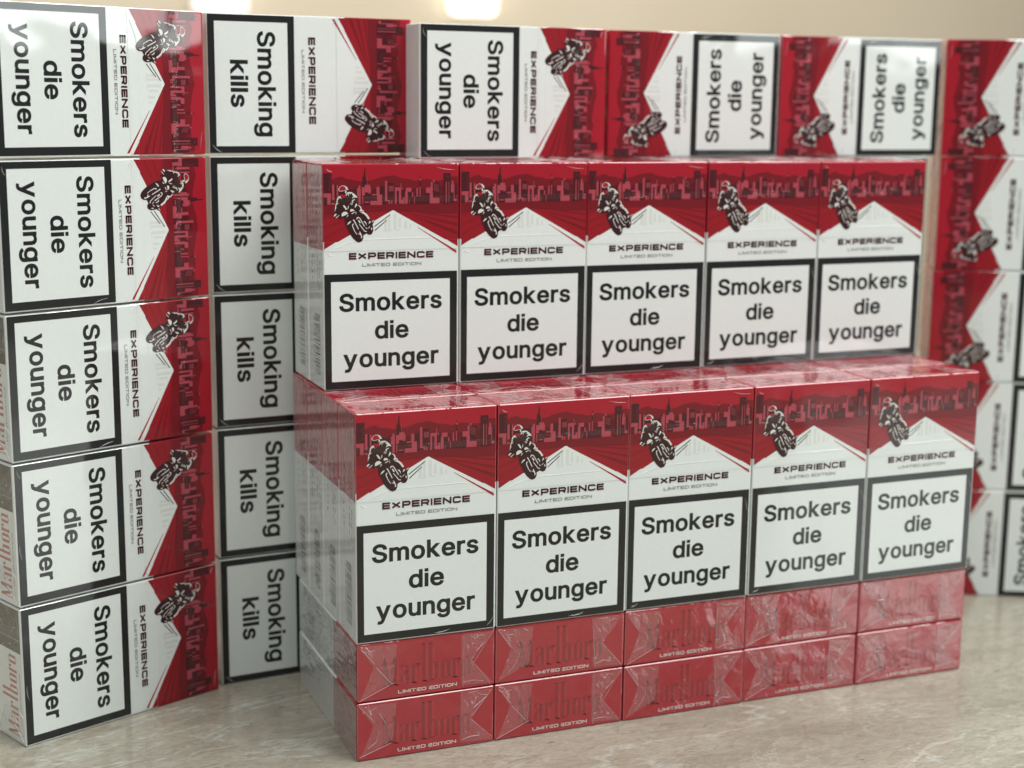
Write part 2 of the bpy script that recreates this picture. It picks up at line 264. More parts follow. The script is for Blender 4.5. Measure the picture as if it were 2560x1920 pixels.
RIDER = {
'body':[(6.37,10.04),(6.55,9.26),(7.11,8.44),(7.99,8.08),(9.16,8.23),(10.03,8.94),(10.39,9.83),(10.46,10.49),(11.64,10.57),(12.81,11.38),(13.69,12.32),(13.95,13.13),(13.9,14.28),(14.12,15.46),(14.85,15.81),(15.44,16.43),(15.59,17.32),(16.33,17.66),(16.77,18.28),(17.66,19.08),(18.25,20),(18.77,20.62),(18.62,21.19),(19.29,21.69),(19.58,22.08),(20.55,21.28),(20.81,21.59),(19.95,23.06),(20.17,24.24),(20.25,25.57),(19.57,26.83),(18.75,27.12),(18.08,26.92),(17.49,26.5),(16.22,27.2),(16.14,28.58),(15.54,29.56),(14.35,29.96),(13.32,29.51),(12.14,28.38),(10.96,26.82),(10.38,25.47),(9.51,23.65),(9.07,22.74),(8.93,21.42),(9.08,20.86),(8.2,20.35),(7.55,19.86),(7.39,20.86),(6.88,20.89),(6.81,20.53),(6.3,19.76),(5.28,20.4),(4.48,19.83),(4.63,19.19),(5,18.72),(5.14,18.22),(5,17.64),(5.08,16.63),(5.31,15.35),(5.68,14.52),(5.84,13.09),(6.21,12.4),(6.94,11.88),(6.65,11.14)],
'helmet_red':[(6.73,9.92),(6.89,9.14),(7.4,8.46),(8.13,8.26),(8.86,8.57),(9.37,9.33),(9.44,9.62),(8.56,9.92),(7.54,10.13)],
'helmet_white1':[(6.44,9.97),(6.55,9.26),(7.11,8.44),(7.99,8.05),(9.16,8.23),(10.03,8.94),(10.35,9.83),(9.59,9.7),(9.37,9.18),(8.94,8.5),(8.13,8.2),(7.33,8.43),(6.81,9.14),(6.69,9.99)],
'helmet_chin':[(6.94,11.59),(7.67,11.43),(8.55,11.54),(9.28,11.34),(9.58,11.5),(9.35,12.21),(8.84,12.67),(8.18,12.66),(7.52,12.21)],
'helmet_line':[(6.73,10.02),(7.54,10.17),(8.56,9.99),(9.44,9.74),(9.47,9.85),(8.56,10.13),(7.53,10.34),(6.73,10.17)],
'ear':[(9.15,10.1),(9.59,9.92),(9.65,10.79),(9.29,11.12),(9.07,10.74)],
'neck':[(9.58,11.21),(10.17,10.54),(10.31,10.84),(9.72,11.8),(9.35,12.06)],
'sh1':[(10.46,10.56),(11.64,10.6),(12.81,11.38),(13.69,12.32),(13.95,12.99),(13.54,12.67),(12.8,12.61),(12.14,12.92),(11.92,13.27),(11.99,12.62),(12.51,12.01),(11.78,11.81),(12.07,11.33),(11.34,10.99),(11.04,11.61),(10.9,10.95),(10.53,11.29),(10.45,12.29),(10.23,11.84),(10.28,10.83)],
'arm1':[(6.21,12.47),(7.09,11.96),(7.81,13.24),(7.37,12.92),(6.94,12.6),(6.86,13.17),(6.42,12.7),(6.35,13.56),(6.05,13.4),(6.12,14.26),(5.83,14.82),(6.63,14.88),(5.68,15.24),(5.45,15.94),(5.59,16.53),(5.23,17.08),(5.07,17.93),(5,17.64),(5.08,16.63),(5.31,15.35),(5.68,14.52),(5.84,13.09)],
'elbow':[(11.62,14.11),(12.06,13.57),(12.8,13.33),(13.09,13.5),(12.5,13.74),(12.06,14.29),(12.35,14.6),(11.91,14.64)],
'stripe1':[(10.88,15.06),(11.47,14.6),(11.76,14.63),(11.1,15.15)],
'stripe2':[(11.39,15.39),(11.91,14.86),(12.13,15.09),(11.54,15.55)],
'leg1':[(13.46,14.76),(13.89,15.59),(13.38,16.13),(12.86,16.74),(12.94,15.8)],
'leg2':[(13.97,15.45),(14.85,15.81),(15.44,16.43),(15.59,17.32),(16.33,17.66),(16.4,18.11),(15.29,17.87),(14.99,18.21),(14.7,17.75),(15.14,17.14),(14.93,16.39)],
'leg3':[(14.99,18.28),(16.32,18.17),(17.66,19.08),(18.25,20),(18.77,20.7),(18.54,21.04),(18.1,21.08),(17.51,20.08),(16.62,19.14)],
'col1':[(8.16,15.58),(8.82,15.63),(9.4,16.4),(9.84,17.37),(9.25,17.25),(8.81,16.64)],
'zip':[(10.29,15.6),(10.43,15.75),(10.43,16.48),(10.13,17.03),(9.91,16.8),(10.21,16.31)],
'lamp1':[(7.62,19.44),(7.7,18.72),(8.36,18.12),(9.25,17.97),(9.98,18.47),(10.2,18.77),(9.24,19.28),(8.36,19.64),(7.77,19.81)],
'lamp1b':[(9.83,19.32),(10.34,19.29),(9.97,19.91),(9.45,20.23),(9.82,19.76)],
'lamp2':[(10.94,17.82),(11.09,17.25),(11.6,17.03),(12.34,17.2),(12.78,17.82),(12.04,17.83),(11.3,18.06)],
'lamp2b':[(11.52,18.73),(12.78,18.11),(12.85,18.33),(11.67,19.04)],
'lamp2c':[(13.07,17.7),(13.44,18.6),(13.29,19.31),(13.22,18.72)],
'hand':[(4.55,19.84),(4.7,19.2),(5.29,18.74),(5.8,19),(5.36,19.25),(4.99,19.8)],
'lever':[(5.28,20.26),(6.6,19.28),(6.82,19.37),(5.49,20.42)],
'fend':[(9.73,23.23),(10.1,22.39),(10.7,21.79),(11.43,21.7),(10.99,22.32),(10.25,22.84)],
'fork1':[(12.02,21.17),(12.39,20.98),(12.76,21.45),(14.37,24.71),(14.15,24.98),(12.46,21.71)],
'rim1':[(11.72,23.25),(12.02,22.69),(12.46,22.73),(12.09,23.28),(12.16,23.87),(12.89,25.53),(13.77,26.85),(13.48,26.82),(12.59,25.51),(11.86,23.99)],
'rim2':[(13.85,26.2),(14.66,26.78),(14.67,25.54),(15.26,26.46),(15.7,27.67),(15.62,28.25),(15.18,28.28),(15.33,27.64),(14.96,26.95),(14.37,26.82)],
'pipe':[(13.43,21.06),(13.65,20.28),(14.24,20.11),(14.98,20.61),(16.83,23.67),(16.53,23.87),(14.83,20.89),(14.24,20.48),(13.87,20.66),(13.72,21.09)],
'plate':[(14.02,21.4),(14.54,21.3),(15.2,22.37),(14.75,22.63)],
'frame2':[(14.68,22.84),(16.82,25.5),(17.56,25.63),(17.49,25.92),(16.67,25.78),(14.6,23.12)],
'eng':[(16.24,21.88),(16.91,21.78),(17.5,22.71),(17.42,23.43),(17.13,22.68),(16.68,22.2)],
'foot':[(18.24,22.91),(18.76,21.57),(19.21,22.26)],
'peg':[(19.58,22),(20.55,21.28),(20.55,21.57),(19.81,22.24)],
'rwheel':[(19.28,24.61),(19.5,24.19),(19.8,24.65),(19.57,25.51)],
'low':[(17.12,23.99),(17.94,24.79),(17.71,24.84),(17.05,24.28)],
'low2':[(18.09,24.51),(18.83,23.69),(18.98,23.78),(18.31,24.6)],
}
SPIRE = [(15.96, 8.81), (16.05, 5.03), (16.67, 4.12), (16.82, 1.7), (17.1, 1.72), (17.23, 4.16), (17.84, 6.23), (17.98, 8.0), (16.93, 8.88)]
def art(face):
    """the printed view: hills, skyline, road, white peak, speed lines and motorcycle rider"""
    m = face == 'back'; P = Print(face, m); a, b = 0.45, PW - 0.45
    # red field below the lid, down to the foot of the white peak
    P.poly([(a, LID + .02), (a, 32.3), (5.1, LID + .02)], m_red2, 1)
    P.poly([(b, LID + .02), (b, 32.4), (50.0, LID + .02)], m_red2, 1)
    # road: darker near the horizon, with long streaks running from behind the peak
    P.poly([(a, 15.2), (b, 15.2), (b, LID), (a, LID)], m_red2, 1)
    P.poly([(a, 15.2), (b, 15.2), (b, 19.6), (44, 19.3), (36, 18.6), (21, 18.4), (9, 18.9), (a, 19.4)], m_dred2, 1.5)
    for x0, t0, x1, t1, x2, t2 in ((33, 18.6, b, 23.4, b, 24.4), (35, 19.6, b, 26.4, b, 27.9), (33, 18.0, b, 20.6, b, 21.3)):
        P.poly([(x0, t0), (x1, t1), (x2, t2)], m_dred2, 2)
    for x0, t0, x1, t1, x2, t2 in ((22, 17.2, a, 23.5, a, 24.6), (24, 17, a, 19.6, a, 20.6), (18, 19.5, a, 27.6, a, 28.3)):
        P.poly([(x0, t0), (x1, t1), (x2, t2)], m_red3, 2)
    # hills
    P.poly([(a, 6.3)] + [(x - .2, t) for x, t in MOUNT if x < 54.6] + [(b, 5.1), (b, 15.2), (a, 15.2)], m_dred2, 2)
    P.poly([(8, 15.2), (13, 8.6), (22, 9.6), (30, 8.4), (38, 9.8), (47, 8.6), (b, 9.6), (b, 15.2)], m_dred, 2.4)
    P.poly([(x - .2, t) for x, t in SPIRE], m_dark, 3); P.stroke([(17.1, 4.2), (17.6, 6), (17.75, 8)], .14, m_pink, 3.4)
    kd = {'D': (m_dark, 3), 'P': (m_pink, 4), 'M': (m_pink2, 4)}
    for i, it in enumerate(RECTS.split(';')):
        c, *q = it.split(); x0, t0, x1, t1 = map(float, q); mat, k = kd[c]
        P.rect(max(a, x0 - .2), t0, min(b, x1 - .2), t1, mat, k + i * .008)
    for i in range(6):                         # lattice on the tall block
        P.stroke([(44.5, 7.6 + i * .5), (46.7, 8.4 + i * .5)], .13, m_pink, 5)
    for x, t in ((2.6, 4.5), (2.9, 5.4), (2.5, 6.2), (3.0, 6.9), (2.6, 7.8), (2.8, 8.7), (2.4, 9.5), (20.1, 12.6), (20.6, 13.2), (21.0, 12.8), (38.5, 13.4), (39.4, 13.9), (40.0, 13.2), (49.6, 4.6), (50.3, 4.9)):
        P.stroke([(x, t), (x + .55, t + .35)], .16, m_pink2, 5)
    # white peak with rounded tip
    P.poly([(a, 32.5), (27.0, 18.25), (27.5, 17.95), (28.06, 17.82), (28.6, 17.98), (29.1, 18.35), (b, 32.45), (b, 33.2), (a, 33.2)], m_white, 3.2)
    # silver letters inside the peak, fading out
    for x0, t0, x1, t1 in ((24.3, 20.6, 25.5, 25.6), (26.0, 20.1, 26.9, 25.6), (23.7, 25.6, 27.4, 25.9), (28.2, 19.2, 29.4, 25.2), (30.2, 20.6, 31.2, 24.6), (28.4, 25.2, 30.8, 25.6), (32.6, 22.0, 33.7, 25.0), (34.6, 23.2, 35.4, 25.0)):
        P.rect(x0, t0, x1, t1, m_ghost, 3.6)
    P.poly([(37.9, 24.45), (54.1, 33.95), (54.1, 35.0), (38.2, 24.85)], m_red, 3.6)
    P.stroke([(20.4, 24.0), (26.8, 19.5)], .38, m_maroon, 3.6); P.stroke([(20.6, 25.5), (25.5, 21.5)], .38, m_rider, 3.6)
    for i, (n, pts) in enumerate(RIDER.items()):
        pts = [(x - .2, t) for x, t in pts]
        P.poly(pts, m_rider if n == 'body' else m_red if n in ('helmet_red', 'helmet_chin') else m_hi, 6 if n == 'body' else 7 + .02 * i)
    if face == 'front':
        wide(P, 'EXPERIENCE', 10.2, 44.5, 36.5, 2.6, .27, m_maroon, 3.6); wide(P, 'LIMITED EDITION', 15.5, 39.5, 39.3, 1.22, .2, m_grey, 3.6)
        return P.mesh('front_print')
    # on the back the words stand lower (mirrored field, so lay the words out unmirrored)
    P.mirror = False
    wide(P, 'EXPERIENCE', 8.5, 43.2, 45.3, 2.95, .26, m_maroon, 3.6); wide(P, 'LIMITED EDITION', 13.6, 38.6, 48.2, 1.15, .17, m_grey, 3.6)
    return P.mesh('back_print')
def label(face):
    P = Print(face); Q = Print(face)
    if face == 'front':
        o = (.35, 42.0, 54.4, 86.95); i = (2.95, 44.95, 51.35, 84.0)
    else:
        o = (.45, 51.3, 54.7, 86.95); i = (3.1, 54.1, 52.0, 84.2)
    # frame as four mitred strips, the panel inside it
    c = lambda r: [(r[0], r[1]), (r[2], r[1]), (r[2], r[3]), (r[0], r[3])]
    A, B = c(o), c(i)
    for n in range(4): P.poly([A[n], A[(n + 1) % 4], B[(n + 1) % 4], B[n]], m_black, 5)
    P.rect(*i, m_white, 5)
    if face == 'front':
        word(Q, 'Smokers', 6.1, 48.0, 56.6, 6.95, m_black, 6); word(Q, 'die', 20.35, 34.2, 67.75, 6.95, m_black, 6); word(Q, 'younger', 7.5, 46.4, 78.75, 6.95, m_black, 6)
    else:
        word(Q, 'Smoking', 6.6, 48.2, 66.7, 7.4, m_black, 6); word(Q, 'kills', 18.0, 36.6, 78.0, 7.2, m_black, 6)
    return P.mesh('warning_label'), Q.mesh('lettering')
def top_print():
    P = Print('top')
    sc = 1.0
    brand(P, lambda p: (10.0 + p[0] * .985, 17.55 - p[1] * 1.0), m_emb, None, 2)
    brand(P, lambda p: (10.75 + p[0] * .985, 17.75 - p[1] * 1.0), m_emb2, None, 1)  # offset lighter copy paints the highlight along the embossed letters
    wide(P, 'LIMITED EDITION', 15.9, 39.5, 21.1, 1.3, .2, m_hi, 2)
    return P.mesh('top_print')
def bottom_print():
    P = Print('bottom')
    P.rect(37.0, 1.3, 54.4, 22.0, m_photo, 1)
    rnd = random.Random(5)
    for i in range(26):
        x, t = 38 + rnd.random() * 15, 2.5 + rnd.random() * 18
        P.stroke([(x, t), (x + rnd.uniform(-.9, .9), t + rnd.uniform(.3, 1.4))], .35, m_slot if i % 3 == 0 else m_rider, 2)
    brand(P, lambda p: (2.6 + p[0] * .91, 5.0 + p[1] * .82), m_rose, None, 1)
    for i in range(22):
        P.rect(8 + i * .96, 2.6, 8 + i * .96 + rnd.uniform(.35, .75), 3.2, m_grey, 1)
    return P.mesh('bottom_print')
def side_print(face, plain=False):
    P = Print(face); a, b = .5, PD - .5
    P.rect(a, LID + .02, b, 33.0, m_red, 1)
    rnd = random.Random(9)
    for c, x in enumerate(() if plain else (5.2, 8.0, 15.6)):
        t = 8.0 + c * 1.3
        while t < 50 - c * 2:
            l = rnd.uniform(.5, 2.6); P.rect(x, t, x + rnd.uniform(.4, .9), t + l, m_grey if t > 33 else m_dred2, 2); t += l + rnd.uniform(.5, 2.6)
    t = 58.5
    while t < 82 and not plain:
        w = rnd.choice((.25, .25, .45, .7)); P.rect(6.0, t, 13.2, t + w, m_bars, 2); t += w + rnd.choice((.3, .45, .7))
    for i in range(0 if plain else 9): P.rect(14.2, 60 + i * 2.2, 15.2, 61.3 + i * 2.2, m_grey, 2)
    return P.mesh('side_print')
def outward(bm, n):
    bm.normal_update()
    for f in bm.faces:
        if f.normal.dot(n) < 0: f.normal_flip()
def fold_mesh(face, seed, half):
    """the envelope fold of the clear film over one half of an end: its flap and the sharp creases that run from the corners"""
    rnd = random.Random(seed); bm = bmesh.new(); n = Vector(OUT[face])
    if half == 0:
        pts, e = [(.7, .8), (15.6, 1.2), (13.9, 16), (1.0, 21.8), (3.6, 16.4), (6.3, 9.2)], .16
        creases = [[(.8, .9), (6.3, 8.8)], [(6.3, 8.8), (14, 16)], [(1.0, 21.9), (14, 16)], [(3.5, 1.4), (5.2, 2.6), (7.3, 3.1)], [(12.4, 1.8), (13.3, 3.1)], [(9.5, 11.6), (8.0, 15.6), (4.4, 18.2)], [(2, 3), (3.4, 4.1)], [(9.2, 5.2), (10.6, 8.1)]]
    else:
        pts, e = [(41.3, .8), (54.3, .9), (45.6, 11.6), (54.4, 21.8), (41.3, 21.2)], .2
        creases = [[(54.3, .9), (45.7, 11.8)], [(45.7, 11.8), (54.2, 21.8)], [(41.4, 1.0), (41.4, 21.2)], [(44, 2.2), (46, 2.4), (48.5, 1.0)], [(48, 2.0), (50, 2.9), (51.4, 3.2)], [(42, 17.2), (44.6, 17.0)], [(42.4, 19.6), (46, 19.9), (50.2, 20.4)], [(50.5, 4.1), (47.6, 8.2)], [(47.6, 4.2), (46.4, 6.0)]]
    vs = [bm.verts.new(Vector(place(face, x, t, 0)) * MM + n * e * MM) for x, t in pts]
    for t in tessellate_polygon([[Vector((x, t, 0)) for x, t in pts]]): bm.faces.new([vs[i] for i in t])
    bmesh.ops.subdivide_edges(bm, edges=bm.edges[:], cuts=4, use_grid_fill=True)
    for v in bm.verts: v.co += n * rnd.uniform(-.03, .05) * MM
    for f in bm.faces: f.material_index = 0
    for pts in creases:
        pts = [(min(54.4, max(.6, x + rnd.uniform(-1.1, 1.1))), min(22.2, max(.6, t + rnd.uniform(-1.1, 1.1)))) for x, t in pts]
        if rnd.random() < .15: continue
        w = rnd.uniform(.05, .13); prev = None
        for i, (x, t) in enumerate(pts):
            q = pts[min(i + 1, len(pts) - 1)]; p0 = pts[max(i - 1, 0)]; d = Vector((q[0] - p0[0], q[1] - p0[1])).normalized(); s_ = Vector((-d.y, d.x)) * w
            hgt = .18 if 0 < i < len(pts) - 1 or len(pts) == 2 else .05
            row = [bm.verts.new(Vector(place(face, x + s_.x * c, t + s_.y * c, 0)) * MM + n * (.22 + h) * MM) for c, h in ((-1, 0), (0, hgt), (1, 0))]
            if prev:
                for j in (0, 1):
                    f = bm.faces.new((prev[j], prev[j + 1], row[j + 1], row[j])); f.material_index = 1
            prev = row
    outward(bm, n)
    me = bpy.data.meshes.new('film_fold'); bm.to_mesh(me); bm.free(); me.materials.append(m_film); me.materials.append(m_crease); return me
def lid_ridge():
    """the faint raised edge of the lid across the white peak"""
    bm = bmesh.new(); prev = None
    pts = [(4.6, 32.3), (8, 30.9), (12, 29.7), (17.3, 29.0), (30, 28.9), (37, 28.8), (43, 28.9)]
    for x, t in pts:
        row = [bm.verts.new(Vector(place('front', x, t + c, 3.3)) * MM + Vector((0, -h * MM, 0))) for c, h in ((-.32, 0), (0, .07), (.32, 0))]
        if prev:
            for j in (0, 1): bm.faces.new((prev[j], prev[j + 1], row[j + 1], row[j]))
        prev = row
    outward(bm, Vector((0, -1, 0)))
    me = bpy.data.meshes.new('lid_edge'); bm.to_mesh(me); bm.free(); me.materials.append(m_white); return me
def crease_mesh(face, seed):
    """short glinting puckers of the film near the corners and edges of a broad face"""
    rnd = random.Random(seed); bm = bmesh.new(); n = Vector(OUT[face])
    spots = [((1.4, 33.6), (4.4, 34.9)), ((49.6, 33.4), (54.3, 32.4)), ((2.0, 85.9), (5.6, 84.6)), ((51.8, 85.9), (54.3, 82.0)), ((1.0, 1.8), (4.2, 2.9)), ((52.6, 45.5), (54.2, 52.0)), ((30, 86.2), (37, 85.4)), ((46, 1.4), (53, 2.4))]
    for (x0, t0), (x1, t1) in [spots[seed % 8]]:
        x0 += rnd.uniform(-.5, .5); x1 += rnd.uniform(-.5, .5); a, b = Vector((x0, t0)), Vector((x1, t1)); d = (b - a).normalized(); s_ = Vector((-d.y, d.x)); w = rnd.uniform(.10, .2); prev = None
        for i in range(6):
            q = a.lerp(b, i / 5) + s_ * math.sin(i / 5 * 3.1) * .4; k = math.sin(math.pi * (i + .3) / 5.6)
            row = [bm.verts.new(Vector(place(face, q.x + s_.x * w * k * c, q.y + s_.y * w * k * c, 8)) * MM + n * h * k * MM) for c, h in ((-1, 0), (0, .14), (1, 0))]
            if prev:
                for j in (0, 1): bm.faces.new((prev[j], prev[j + 1], row[j + 1], row[j]))
            prev = row
    outward(bm, n)
    me = bpy.data.meshes.new('film_crease'); bm.to_mesh(me); bm.free(); me.materials.append(m_crease); return me
def tape_mesh():
    """the tear strip: a narrow second layer of film across the broad face"""
    bm = bmesh.new(); n = Vector((0, -1, 0))
    for t0, t1 in ((12.7, 14.5),):
        rows = [[bm.verts.new(Vector(place('front', x, t, 8)) * MM + n * (.02 + .03 * math.sin(x * .9)) * MM) for t in (t0, t0 + .10, t1 - .06, t1)] for x in [.5 + i * 3.6 for i in range(16)]]
        for a, b in zip(rows, rows[1:]):
            for j in range(3):
                f = bm.faces.new((a[j], a[j + 1], b[j + 1], b[j])); f.material_index = 0 if j == 1 else 1
    outward(bm, n)
    me = bpy.data.meshes.new('tear_strip'); bm.to_mesh(me); bm.free(); me.materials.append(m_tape); me.materials.append(m_film); return me
def wrap_mesh(face, seed, mat):
    """loose pleated film over a narrow side, gathered in a puckered line where the lid opens"""
    rnd = random.Random(seed); bm = bmesh.new(); n = Vector(OUT[face]); rows = []
    ph = [rnd.uniform(0, 6) for _ in range(4)]
    for j in range(15):
        t = .7 + j * (PH - 1.4) / 14; row = []
        for i in range(25):
            x = .6 + i * (PD - 1.2) / 24; ed = min(1, i / 3, (24 - i) / 3, j / 1.5, (14 - j) / 1.5)
            h = .16 + ed * (.10 * math.sin(x * 1.9 + ph[0] + t * .03) + .07 * math.sin(x * 4.3 + ph[1] - t * .05) + .05 * math.sin(t * .35 + ph[2] + x * .5) + rnd.uniform(-.02, .02))
            row.append(bm.verts.new(Vector(place(face, x, t, 0)) * MM + n * max(.10, h + .06) * MM))
        rows.append(row)
    for a, b in zip(rows, rows[1:]):
        for i in range(24): bm.faces.new((a[i], a[i + 1], b[i + 1], b[i])).smooth = True
    outward(bm, n)
    me = bpy.data.meshes.new('film_wrap'); bm.to_mesh(me); bm.free(); me.materials.append(mat); return me
ME = {}
for i in range(3): ME['left_wrap%d' % i] = wrap_mesh('left', 80 + i, m_wrap); ME['loose_wrap%d' % i] = wrap_mesh('left', 90 + i, m_wrap2)
for i in range(8): ME['front_crease%d' % i] = crease_mesh('front', 48 + i); ME['back_crease%d' % i] = crease_mesh('back', 64 + i)
hw, hd = PW / 2, PD / 2
ME['body'] = boxmesh('body', -hw, hw, -hd, hd, 0, PH - LID - .06, m_white, .7, True)
ME['lid'] = boxmesh('lid', -hw, hw, -hd, hd, PH - LID + .06, PH, m_red, .75)
ME['front_print'] = art('front'); ME['back_print'] = art('back')
ME['front_label'], ME['front_letters'] = label('front'); ME['back_label'], ME['back_letters'] = label('back')
ME['top_print'] = top_print(); ME['bottom_print'] = bottom_print()
ME['left_print'] = side_print('left'); ME['left_plain'] = side_print('left', True); ME['right_print'] = side_print('right')
for i in range(8): ME['top_fold%d' % i] = fold_mesh('top', 11 + i, i % 2)
ME['bottom_fold0'] = fold_mesh('bottom', 31, 0); ME['bottom_fold1'] = fold_mesh('bottom', 32, 1); ME['lid_edge'] = lid_ridge(); ME['tear_strip'] = tape_mesh()

count = [0]
def pack(mat, text, group, faces):
    """one cigarette pack: an Empty at its base, with body, lid and what is printed on the faces that show"""
    n = count[0]; count[0] += 1
    e = bpy.data.objects.new('cigarette_pack', None); e.empty_display_size = .01; link(e); e.matrix_world = mat
    e['label'] = text; e['category'] = 'cigarette pack'; e['group'] = group
    def part(name, key, parent=e): return link(bpy.data.objects.new(name, ME[key]), parent)
    part('body', 'body'); part('lid', 'lid')
    if 'f' in faces:
        v = random.Random(n + 400); j = Vector((v.uniform(-.12, .12), 0, v.uniform(-.15, .1))) * MM
        part('front_print', 'front_print').location = j; l = part('warning_label', 'front_label'); l.location = j; part('lettering', 'front_letters', l); part('lid_edge', 'lid_edge'); part('tear_strip', 'tear_strip')
        for c in random.Random(n).sample(range(8), 3): part('film_crease', 'front_crease%d' % c)
    if 'b' in faces:
        part('back_print', 'back_print'); l = part('warning_label', 'back_label'); part('lettering', 'back_letters', l)
        for c in random.Random(n).sample((0, 2, 3, 4, 7), 2): part('film_crease', 'back_crease%d' % c)
    if 't' in faces: part('top_print', 'top_print'); part('film_fold', 'top_fold%d' % (n % 4 * 2)); part('film_fold', 'top_fold%d' % (n * 3 % 4 * 2 + 1))
    if 'u' in faces: part('bottom_print', 'bottom_print'); part('film_fold', 'bottom_fold0'); part('film_fold', 'bottom_fold1')
    if 'l' in faces: part('side_print', 'left_print')
    if 'p' in faces: part('side_print', 'left_plain')
    if 'p' in faces or 'l' in faces and 'f' in faces or 'l' in faces and not 'b' in faces: part('film_wrap', ('loose_wrap%d' if 'p' in faces else 'left_wrap%d') % (n % 3))
    if 'r' in faces: part('side_print', 'right_print')
    return e
def frame(x, y, z, loc):
    m = Matrix((Vector(x), Vector(y), Vector(z))).transposed().to_4x4(); m.translation = Vector(loc) * MM; return m
rj = random.Random(3)
def yawed(a): return (math.cos(a), math.sin(a), 0), (-math.sin(a), math.cos(a), 0)
def upright(x, y, z, a=0.0):
    a += rj.uniform(-.006, .006); t, n = yawed(a); return frame(t, n, (0, 0, 1), (x, y, z))

PITCH, DP = 55.5, 23.2
nth = ['first', 'second', 'third', 'fourth', 'fifth']
HID = 'unseen packs inside and behind the stacks'
hidden = 'cigarette pack buried out of sight inside or behind the stacks'
corner = 'counting from the corner by the big black warnings that run downward'
# the lying packs: two layers, red tops outward, front faces down
for k in range(2):
    for i in range(5):
        m = frame((1, 0, 0), (0, 0, 1), (0, -1, 0), (i * PITCH + PITCH / 2 + rj.uniform(-.15, .15), PH + .3 + rj.uniform(0, .5), k * DP + DP / 2 + (.1 if k else 0)))
        where = ('on the countertop', 'directly under the upright lower row')[k]
        pack(m, '%s red-ended pack from the white-sided corner, lying flat %s' % (nth[i], where), 'packs lying flat with red tops outward', 't' + ('p' if i == 0 else '') + ('r' if i == 4 else ''))
# the upright packs of the lower row, four deep
z1 = 2 * DP + .2
for j in range(4):
    for i in range(5):
        x = i * PITCH + PITCH / 2; y = j * DP + DP / 2
        f = ('f' if j == 0 else '') + ('t' if j < 2 else '') + ('l' if i == 0 else '') + ('r' if i == 4 else '')
        m = upright(x + rj.uniform(-.15, .15), y, z1)
        if j == 0: pack(m, '%s upright pack from the white-sided corner in the lower front row' % nth[i], 'upright packs of the lower front row', f)
        elif j == 1: pack(m, '%s from the corner of the packs showing only filmed tops before the upper row' % nth[i], 'packs behind the lower front row', f)
        elif i == 0: pack(m, 'narrow white side of a lower-row pack, %s deep, below the upper row' % nth[j], 'packs at the white side of the lower row', f)
        else: pack(m, hidden, HID, f)
# the upper row, two deep
z2 = z1 + PH + .25
ux, uy, ua = 1.1, 45.6, .003
for j in range(2):
    for i in range(5):
        t, n = yawed(ua); lx, ly = i * PITCH + PITCH / 2, j * DP + DP / 2
        x = ux + lx * t[0] + ly * n[0]; y = uy + lx * t[1] + ly * n[1]
        f = ('ft' if j == 0 else 't') + ('l' if i == 0 else '') + ('r' if i == 4 else '')
        m = upright(x + rj.uniform(-.15, .15), y, z2, ua)
        if j == 0: pack(m, '%s pack from the white-sided corner in the upper front row of the stack' % nth[i], 'upright packs of the upper front row', f)
        elif i == 0: pack(m, 'narrow white side of the rear pack in the topmost row, beside the downward warnings', 'packs behind the upper front row', f)
        else: pack(m, hidden, HID, f)
# columns of packs lying on their narrow sides
def column(x, y, a, pitch, turn, back, faces, texts, group, low=0):
    t, n = yawed(a); T, N = Vector(t), Vector(n)
    for k in range(5):
        aa = a + rj.uniform(-.004, .004); t, n = yawed(aa); T, N = Vector(t), Vector(n)
        o = Vector((x, y, 0)) + N * (PD / 2 + rj.uniform(0, .5)) + Vector((low if k < 4 else 0, 0, k * pitch + PW / 2 + .1))
        if turn == 'cw': z = T; o += T * rj.uniform(0, .5)
        else: z = -T; o += T * (PH + .2 + rj.uniform(-.4, .2))
        yy = -N if back else N; xx = Vector(yy).cross(z)
        g = group
        if texts[k] is None: pack(frame(xx, yy, z, o), hidden, HID, faces)
        else: pack(frame(xx, yy, z, o), texts[k], g, faces)
up = ['lowest', 'second from below', 'middle', 'second from above', 'topmost']
column(-114.8, 57.4, .3913, 55.95, 'cw', False, 'ful', ['%s pack in the column with rose lettering on its narrow edge' % u for u in up], 'column of packs turned sideways, nearest the edge')
column(-32.1, 94.8, .0782, 55.95, 'cw', True, 'blr', ['%s pack of the column warning that smoking kills, turned sideways' % u for u in up], 'column of packs warning that smoking kills')
column(53.5, 86.9, .0604, 55.45, 'cw', False, 'flr', [None] * 4 + ['pack behind the upper row with text running down, two riders meeting beside it'], 'packs topping the back wall')
column(144.5, 96.9, .0124, 55.45, 'ccw', False, 'flr', [None] * 4 + ['pack behind the upper row with text running up, red end against red end'], 'packs topping the back wall')
column(234.5, 100.7, -.027, 55.45, 'ccw', False, 'flr', [None] * 4 + ['pack behind the upper row with text running up, beside the gap and far column'], 'packs topping the back wall', -4)
column(323.1, 95.7, -.449, 55.5, 'ccw', False, 'flrt', ['%s pack in the blurred column past the far end of the stack' % u for u in up], 'blurred column of packs at the far end')

